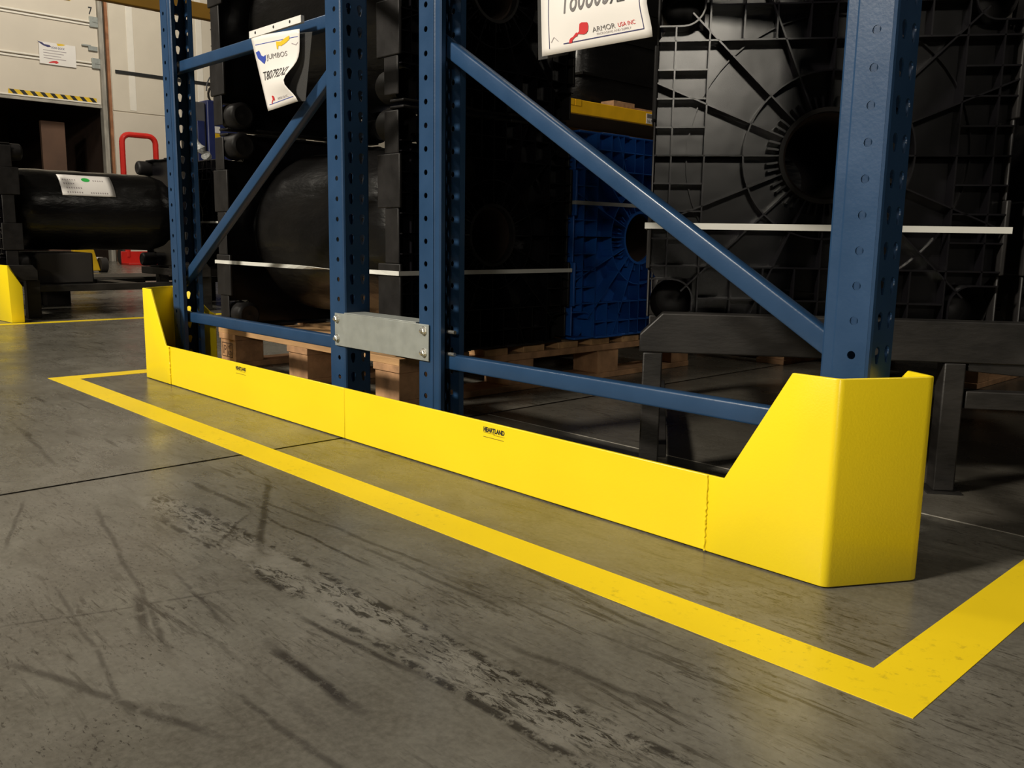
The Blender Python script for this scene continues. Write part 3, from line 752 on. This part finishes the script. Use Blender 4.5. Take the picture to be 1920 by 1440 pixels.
# label sheet lying on that roll
lab = thing('label_sheet', 'white label sheet with a green dot draped on the far left black roll', 'label', (-5.25, .20, .262+PW/2))
def LF(u, v):      # u along y, v down around the roll (0 top) on a radius .2375
    a = math.radians(58)-v/.242; return (.2415*math.cos(a), .36+u, .2415*math.sin(a))
def sheet(u0, u1, v0, v1, nu, nv, F, off=0):
    vs = [F(u0+(u1-u0)*i/nu, v0+(v1-v0)*j/nv) for j in range(nv+1) for i in range(nu+1)]
    return vs, [(j*(nu+1)+i, j*(nu+1)+i+1, (j+1)*(nu+1)+i+1, (j+1)*(nu+1)+i) for j in range(nv) for i in range(nu)]
MB().add(*sheet(0, .30, 0, .16, 8, 12, LF)).build('paper', PAPER, lab, smooth_all=True, solid=.0006)
def LF2(u, v):
    a = math.radians(58)-v/.242; r = .2428; return (r*math.cos(a), .36+u, r*math.sin(a))
mb = MB(); mb.add([LF2(.15+.024*math.cos(a), .045+.017*math.sin(a)) for a in [2*PI*k/20 for k in range(20)]], [tuple(range(20))]); mb.build('green_dot', GREEN, lab)
mb = MB()
for row, (ua, ub) in ((.045, (.02, .09)), (.075, (.02, .08)), (.105, (.03, .12)), (.045, (.19, .25)), (.135, (.16, .26)), (.135, (.03, .11))):
    u = ua
    while u < ub: mb.add([LF2(u, row), LF2(u+.006, row), LF2(u+.006, row+.009), LF2(u, row+.009)], [(0, 1, 2, 3)]); u += .013
mb.build('printed_marks', INKF, lab)
tg = MB().add(*sheet(-.245, -.232, .10, .17, 1, 6, LF2)).build('paper_tag', PAPER, solid=.0006, loc=(-5.25, .20, .262+PW/2)); tag(tg, 'tiny white slip stuck low on the far left black roll', 'label')
bpy.data.objects['paper_tag'].location = (-5.25, .20, .262+PW/2)

# ------------------------------------------------------------ post guard at far left
pg = thing('post_guard', 'yellow post guard cut off by the left edge of the picture', 'guard', (-4.68, .165, 0))
def simple_guard(par):
    P = [(-.35, -.02), (0, 0), (.005, .055)]
    mb = MB(); hs = [.305, .305, .195]; pts = [Vector(p) for p in P]
    vs = []
    for p, h_ in zip(pts, hs): vs += [(p.x, p.y, .002), (p.x, p.y, h_)]
    mb.add(vs, [(0, 2, 3, 1), (2, 4, 5, 3)]); return mb.build('bent_plate', YEL, par, solid=.006, bevel=.001)
simple_guard(pg)

# ------------------------------------------------------------ hanging paper signs
def sign_map(x0, z0, x1, z1, y, L_, curl):
    pass
def make_sign(name, label, TL, TR, BL, BR, y, pinch, bulge, builder, flap):
    """sheet (u 0..1 left-right, v 0..1 top-bottom); pinch pulls the right edge in at mid height"""
    t = thing(name, label, 'sign', (TL[0], y, TL[1]))
    def F(u, v, off=0.0):
        xl = TL[0]+(BL[0]-TL[0])*v; zl = TL[1]+(BL[1]-TL[1])*v
        xr = TR[0]+(BR[0]-TR[0])*v; zr = TR[1]+(BR[1]-TR[1])*v
        k = math.sin(PI*max(0, min(1, v*1.02)))**1.3 if v < 1 else 0
        k = math.exp(-((v-.70)/.20)**2)
        xr -= pinch*k
        x = xl+(xr-xl)*u; z = zl+(zr-zl)*u
        yy = y-.004-bulge*math.sin(PI*min(1, u*1.0))*k*.6 - pinch*.45*k*u*u - off
        return (x-TL[0], yy-y, z-TL[1])
    vs, fs = sheet(0, 1, 0, 1, 16, 16, lambda u, v: F(u, v))
    MB().add(vs, fs).build('paper', PAPER, t, smooth_all=True, angle=80, solid=.0004)
    if flap:
        fl_ = MB().add([(p[0]-TL[0], p[1]-y, p[2]-TL[1]) for p in flap], [tuple(range(len(flap)))]).build('clear_sleeve', SLEEVE, t, solid=.0006)
    builder(t, F)
    return t
def ink(t, F, nm, m_, items, lab_=None):
    mb = MB()
    for it in items:
        if it[0] == 't':
            uv, f = text_mesh(it[1], it[2], it[3], 0, 1, it[6] if len(it) > 6 else 0); v0, v1 = it[4], it[5]
            mb.add([F(u, v1+(v0-v1)*w, .0012) for u, w in uv], f)
        elif it[0] == 'l':      # stroke
            (a, b), (c, d), w = it[1], it[2], it[3]; n = 12
            for k in range(n):
                u0, v0 = a+(c-a)*k/n, b+(d-b)*k/n; u1, v1 = a+(c-a)*(k+1)/n, b+(d-b)*(k+1)/n
                if abs(c-a) > abs(d-b): q = [(u0, v0-w), (u1, v1-w), (u1, v1+w), (u0, v0+w)]
                else: q = [(u0-w, v0), (u0+w, v0), (u1+w, v1), (u1-w, v1)]
                mb.add([F(u, v, .001) for u, v in q], [(0, 1, 2, 3)])
        else:
            mb.add([F(u, v, .0014) for u, v in it[1]], [tuple(range(len(it[1])))])
    o = mb.build(nm, m_, t)
    if lab_: o['label'] = lab_
RSP = [(.53, .45), (.60, .06), (.70, 0), (.98, .06), (1, .25), (.95, .5), (.85, .64), (.72, .66), (.60, .62), (.46, .58), (.43, .68), (.30, .73), (.18, .85), (.15, 1), (0, 1), (.03, .82), (.10, .72), (.22, .68), (.35, .52), (.42, .48), (.45, .53)]
def splash(u0, u1, v0, v1, flipx=False): return ('p', [((u0+(1-a if flipx else a)*(u1-u0)), v0+b*(v1-v0)) for a, b in RSP])
def art1(t, F):
    for q in (('l', (.06, .12), (.97, .10), .004), ('l', (.10, .93), (.95, .92), .004)): ink(t, F, 'border_line', INKB, [q])
    ink(t, F, 'heading', INKG, [('t', 'JUMBOS', .26, .74, .27, .36)], 'the word JUMBOS in grey')
    ink(t, F, 'part_number', INK, [('t', 'T80792XL', .12, .93, .49, .61, .004)], 'black part number T80792XL')
    ink(t, F, 'blue_splash', INKB, [('p', [(.04, .22), (.12, .20), (.15, .27), (.20, .29), (.25, .27), (.24, .33), (.19, .39), (.14, .36), (.10, .33), (.06, .30)])])
    ink(t, F, 'yellow_splash', INKY, [('p', [(.52, .12), (.62, .13), (.72, .09), (.80, .07), (.80, .12), (.72, .16), (.62, .19), (.56, .18), (.54, .23), (.52, .22)])])
    ink(t, F, 'grey_ring', INKF, [('l', (.84, .18), (.93, .21), .006), ('l', (.93, .21), (.97, .18), .006)])
    ink(t, F, 'red_splash', INKR, [splash(.20, .36, .83, .93)])
    ink(t, F, 'maker_name', INKF, [('t', 'ARMOR USA INC', .45, .82, .875, .905)])
    MB().box(-.005, .27, -.006, .004, -.004, .014).build('punched_top_strip', PAPER, t)
    mb = MB()
    for x in (.03, .13, .215): mb.cyl((x, -.0065, .006), (x, -.0060, .006), .004, 10)
    mb.build('punch_holes', INK, t)
# paper from the print in the photograph: letter size, landscape
make_sign('paper_sign', 'curled white paper sign T80792XL hanging on the left frame brace', (-1.808, 1.028), (-1.548, 1.010), (-1.722, .822), (-1.555, .832), .088, .046, .01, art1,
          [(-1.66, .0975, 1.015), (-1.512, .0985, 1.000), (-1.552, .0985, .834), (-1.68, .0975, .84)])
def art2(t, F):
    for q in (('l', (.08, .10), (.08, .95), .003), ('l', (.94, .10), (.94, .93), .003), ('l', (.08, .10), (.94, .10), .004), ('l', (.22, .93), (.94, .93), .004)): ink(t, F, 'border_line', INKN, [q])
    ink(t, F, 'part_number', INKG, [('t', 'T80803', .205, .675, .47, .69, .002)], 'grey part number T80803XL')
    ink(t, F, 'part_suffix', INK, [('t', 'XL', .685, .815, .485, .695, .02)])
    ink(t, F, 'heading', INK, [('t', 'JUMBOS', .25, .75, .16, .34, .01)])
    ink(t, F, 'red_splash', INKR, [splash(.275, .475, .79, .935)])
    ink(t, F, 'maker_name', INKG, [('t', 'ARMOR', .505, .71, .845, .885, .0)])
    ink(t, F, 'maker_suffix', INKR, [('t', 'USA INC', .735, .88, .85, .882)])
    ink(t, F, 'fine_print', INKF, [('t', 'PACKAGING AND SUPPLY', .54, .84, .895, .912)])
    ink(t, F, 'corner_arc', INKF, [('l', (.10, .90), (.13, .86), .004), ('l', (.13, .86), (.17, .90), .004)])
make_sign('paper_sign', 'flat white paper sign T80803XL in a clear sleeve hanging near the top centre', (-.668, 1.035), (-.393, 1.035), (-.655, .824), (-.397, .822), .070, .014, .008, art2,
          [(-.688, .078, 1.045), (-.60, .078, 1.045), (-.60, .078, .822), (-.677, .078, .822)])

# ------------------------------------------------------------ rack across the aisle: beams, mesh, goods
def beam(label, x, y0, y1, z0, z1, m_, name='rack_beam'):
    t = thing(name, label, 'rack beam', (x, y0, z0)); L_ = y1-y0; H = z1-z0
    MB().box(-.045, 0, 0, L_, 0, H).build('box_section', m_, t, bevel=.006)
    for yy in (0, L_-.008): MB().box(-.06, .006, yy-.0, yy+.008, -.04, H+.04).build('end_connector', m_, t)
    return t
beam('shade-darkened orange rack beam crossing above the dock wall, behind the left posts', -4.75, .10, 2.60, 1.752, 1.842, DIMBEAM)
mesh = thing('wire_panel', 'bright wire mesh backing panel above the shade-darkened orange beam', 'wire panel', (-6.40, 1.7, 2.25))
mb = MB()
for k in range(32): mb.bar((0, -1.2+k*.078, 0), (0, -1.2+k*.078, .8), .006, .006)
for k in range(16): mb.bar((.006, -1.22, k*.05), (.006, 1.24, k*.05), .006, .006)
tag(mb.build('wire_grid', WIRE, mesh), kind='stuff')
for y in (-1.22, 1.24): MB().box(-.03, .03, y-.03, y+.03, -2.25, .82).build('support_post', STEEL, mesh)
yb = beam('bright yellow rack beam with a location label, seen over the blue reel', -4.75, 4.25, 7.3, 1.555, 1.672, BEAMY)
lb = thing('location_label', 'small white location label 16.B17 on the bright yellow beam', 'label', (-4.749, 0, 0))
MB().box(0, .002, 5.60, 5.76, 1.565, 1.655).build('paper', PAPER, lb); MB().box(.002, .003, 5.61, 5.75, 1.615, 1.650).build('barcode', INKG, lb)
mb = MB(); uv, f = text_mesh('16.B17', 5.615, 5.745, 1.572, 1.603, .01); flat(mb, uv, f, lambda u, v: (.0026, u, v)); mb.build('lettering', INK, lb)
lb2 = MB().box(-4.749, -4.747, 5.83, 6.0, 1.565, 1.655).build('location_label', PAPER); tag(lb2, 'plain white label at the right end of the bright yellow beam', 'label')
mb = MB()
for k in range(4): mb.box(-.001, .004, .12+k*.085, .19+k*.085, .065, .118)
mb.build('clip_row', BEAMY, yb)
sdk = thing('shelf_deck', 'dark shelf deck behind the bright yellow beam, seen from below', 'shelf', (-5.3, 5.8, 1.62)); MB().box(-.55, .50, -1.5, 1.45, 0, .03).build('deck_sheet', PLY, sdk)
MB().box(-.55, -.50, -1.5, 1.45, -.08, 0).build('rear_rail', DIMBEAM, sdk)
gp = thing('shelf_board', 'bare wooden board lying on the bright yellow beam', 'board', (-4.82, 5.15, 1.674)); MB().box(-.5, .04, .1, 1.6, 0, .02).build('plank', WOODB, gp, bevel=.003); MB().box(-.1, .05, 0.0, .30, .0, .05).build('block', WOODB, gp, bevel=.003)
wg = thing('wrapped_goods', 'black film wrapped goods on the shelf above the yellow beam', 'package', (-5.43, 5.9, 1.695))
vs, fs = [], []
nn = 26
for j in range(9):
    for k in range(nn):
        a = 2*PI*k/nn; p = .35; rx = .46*(1+.02*random.uniform(-1, 1)); ry = .95*(1+.015*random.uniform(-1, 1)); s_ = 1 if 0 < j < 8 else .93
        vs.append((math.copysign(abs(math.cos(a))**p, math.cos(a))*rx*s_, math.copysign(abs(math.sin(a))**p, math.sin(a))*ry*s_, j*.14))
for j in range(8):
    for k in range(nn): fs.append((j*nn+k, j*nn+(k+1) % nn, (j+1)*nn+(k+1) % nn, (j+1)*nn+k))
fs += [tuple(reversed(range(nn))), tuple(range(8*nn, 9*nn))]
MB().add(vs, fs, True).build('bundle', FILM, wg)
fb = MB()
for z in (.25, .6, .9): fb.box(-.475, .475, -.965, .965, z, z+.02)
fb.build('film_band', FILM, wg)
wg2 = copy_tree(wg, loc=(-1.30, 2.62, .1475), rz=PI/2, label='low black film wrapped load added behind the reels to block light'); wg2.scale = (1, .86, .74)  # added load, blocks the bright background seen through the reel core
wg2['label'] = 'low black film wrapped load added behind the strapped reel to block light'
make_pallet('wooden_pallet', 'second wooden pallet, added under the low black light-blocking load', -2.1, -.5, 2.08, 3.16)

# ------------------------------------------------------------ red hand truck, yellow jack, cup, machine
ht = thing('hand_truck', 'tall red hand truck standing against the far dock wall', 'hand truck', (-13.3, 4.235, 0))
pts = [(0, -.25, .12), (0, -.25, 1.82)]+[(0, -.25+.11*(1-math.cos(a)), 1.82+.11*math.sin(a)) for a in [PI/2*k/5 for k in range(1, 6)]]+[(0, .25-.11*(1-math.cos(a)), 1.82+.11*math.sin(a)) for a in [PI/2*k/5 for k in range(5, 0, -1)]]+[(0, .25, 1.82), (0, .25, .12)]
MB().tube(pts, .042, 10).build('frame_tube', RED, ht)
for z in (.35, .8, 1.25): MB().bar((0, -.25, z), (0, .25, z), .04, .05).build('cross_bar', RED, ht)
MB().box(0, .32, -.36, .32, .0, .03).box(.0, .03, -.36, .32, 0, .2).build('toe_plate', RED, ht, bevel=.004)
for y in (-.3, .3): MB().cyl((-.10, y-.03, .13), (-.10, y+.03, .13), .13, 20).build('wheel', DARK, ht)
pj = thing('pallet_jack', 'yellow pallet jack standing far behind the left black roll', 'pallet jack', (-10.7, 2.52, 0), 0)
MB().prism([(0, -.16, .50), (0, .04, .50), (0, .17, .02), (0, -.10, .02)], (0, 0, 0), (-.10, 0, 0)).build('body', YEL2, pj, bevel=.01)
MB().cyl((-.05, .17, .09), (-.05, .25, .09), .09, 20).build('wheel', DARK, pj)
for y in (-.10, .10): MB().box(-1.2, -.1, y-.06, y+.06, .05, .09).build('fork', YEL2, pj)
MB().cyl((-.05, -.02, .5), (.05, -.10, .95), .02, 10).build('handle', DARK, pj)
cup = MB().lathe([(0, .0001), (0, .075), (.14, .085), (.14, .078), (.01, .07), (.01, .0001)], (-12.3, 3.18, 0), (0, 0, 1), 20).build('white_bucket', PAPER); tag(cup, 'small white bucket on the floor left of the red hand truck', 'bucket')
dr = thing('black_roll', 'small black roll lying in front of the red hand truck', 'roll', (-6.9, 2.06, 1.012), 0)
# it rests on a trolley
MB().lathe([(0, .0001), (0, .085), (.03, .10), (.06, .085), (.5, .085), (.5, .0001)], (0, 0, 0), (0, 1, 0), 24).build('rubber_roll', DARK, dr)
tr = thing('trolley', 'dark steel trolley behind the far left roll carrying a small roll', 'trolley', (-6.9, 2.3, 0.016))
MB().box(-.3, .3, -.35, .35, .86, .89).build('top', STEEL, tr, bevel=.004)
for sx in (-1, 1):
    for sy in (-1, 1): MB().box(sx*.27-.02, sx*.27+.02, sy*.31-.02, sy*.31+.02, 0, .86).build('leg', STEEL, tr)
# low steel platform behind the left roll
lp = thing('steel_platform', 'low dark steel platform on short blocks behind the far left stand', 'platform', (-5.98, 1.05, 0))
MB().box(-.26, .30, -.95, .95, .155, .185).build('deck', STEEL, lp, bevel=.004)
for y in (-.85, -.40, .62):
    for x in (-.22, .12): MB().box(x, x+.09, y, y+.15, 0, .155).build('block', DARK, lp, bevel=.004)
mc = thing('strapping_machine', 'navy blue strapping machine with yellow warning sticker behind the left posts', 'machine', (-9.0, 3.38, 0))
MB().box(-.35, 0, -.06, .30, 0, 1.93).build('column', NAVY, mc, bevel=.015)
MB().box(-.35, -.02, -.20, -.07, 0, 1.90).build('cabinet', GREYM, mc, bevel=.015)
MB().box(-.03, -.012, -.17, -.09, 1.25, 1.70).build('door', NAVY, mc, bevel=.004)
for k in range(4): MB().box(.0, .003, .02, .08, 1.36+.075*k, 1.43+.075*k).build('sticker', (YEL2, PAPER)[k % 2], mc)
MB().tube([(.0+.12*math.sin(a)*.3, .06+.10*math.cos(a), 2.0+.10*math.sin(a)) for a in [2*PI*k/16 for k in range(16)]], .012, 8, True).build('hose', DARK, mc)
MB().tube([(.0, .08+.14*math.cos(a), 2.02+.2*math.sin(a)) for a in [PI*k/12 for k in range(13)]], .007, 8).build('cable', GREYM, mc)
MB().box(.0, .02, .06, .20, .99, 1.25).build('paper_pad', PAPER, mc)
MB().box(.0, .03, .04, .14, .94, .99).build('yellow_tab', YEL2, mc)
fbag = thing('plastic_film', 'crumpled clear plastic film hanging behind the far left posts', 'film', (-7.5, 2.62, 0))
pts = []
for k in range(26):
    u = k/25; pts.append((.05*math.sin(u*9), -.17+.25*math.sin(u*2.3)*(.8)+.012*math.sin(u*23), 1.33-.46*u))
MB().tube(pts, [.03+.014*math.sin(k*1.9)+.008*random.random() if 0 < k < 25 else .01 for k in range(26)], 12).build('film_tail', CLEARF, fbag)
hk = MB().bar((-7.62, 2.45, 1.36), (-7.45, 2.45, 1.36), .02, .02).box(-7.66, -7.62, 2.43, 2.47, 0, 1.4).build('film_post', STEEL); tag(hk, 'thin dark post holding the clear plastic film', 'post')
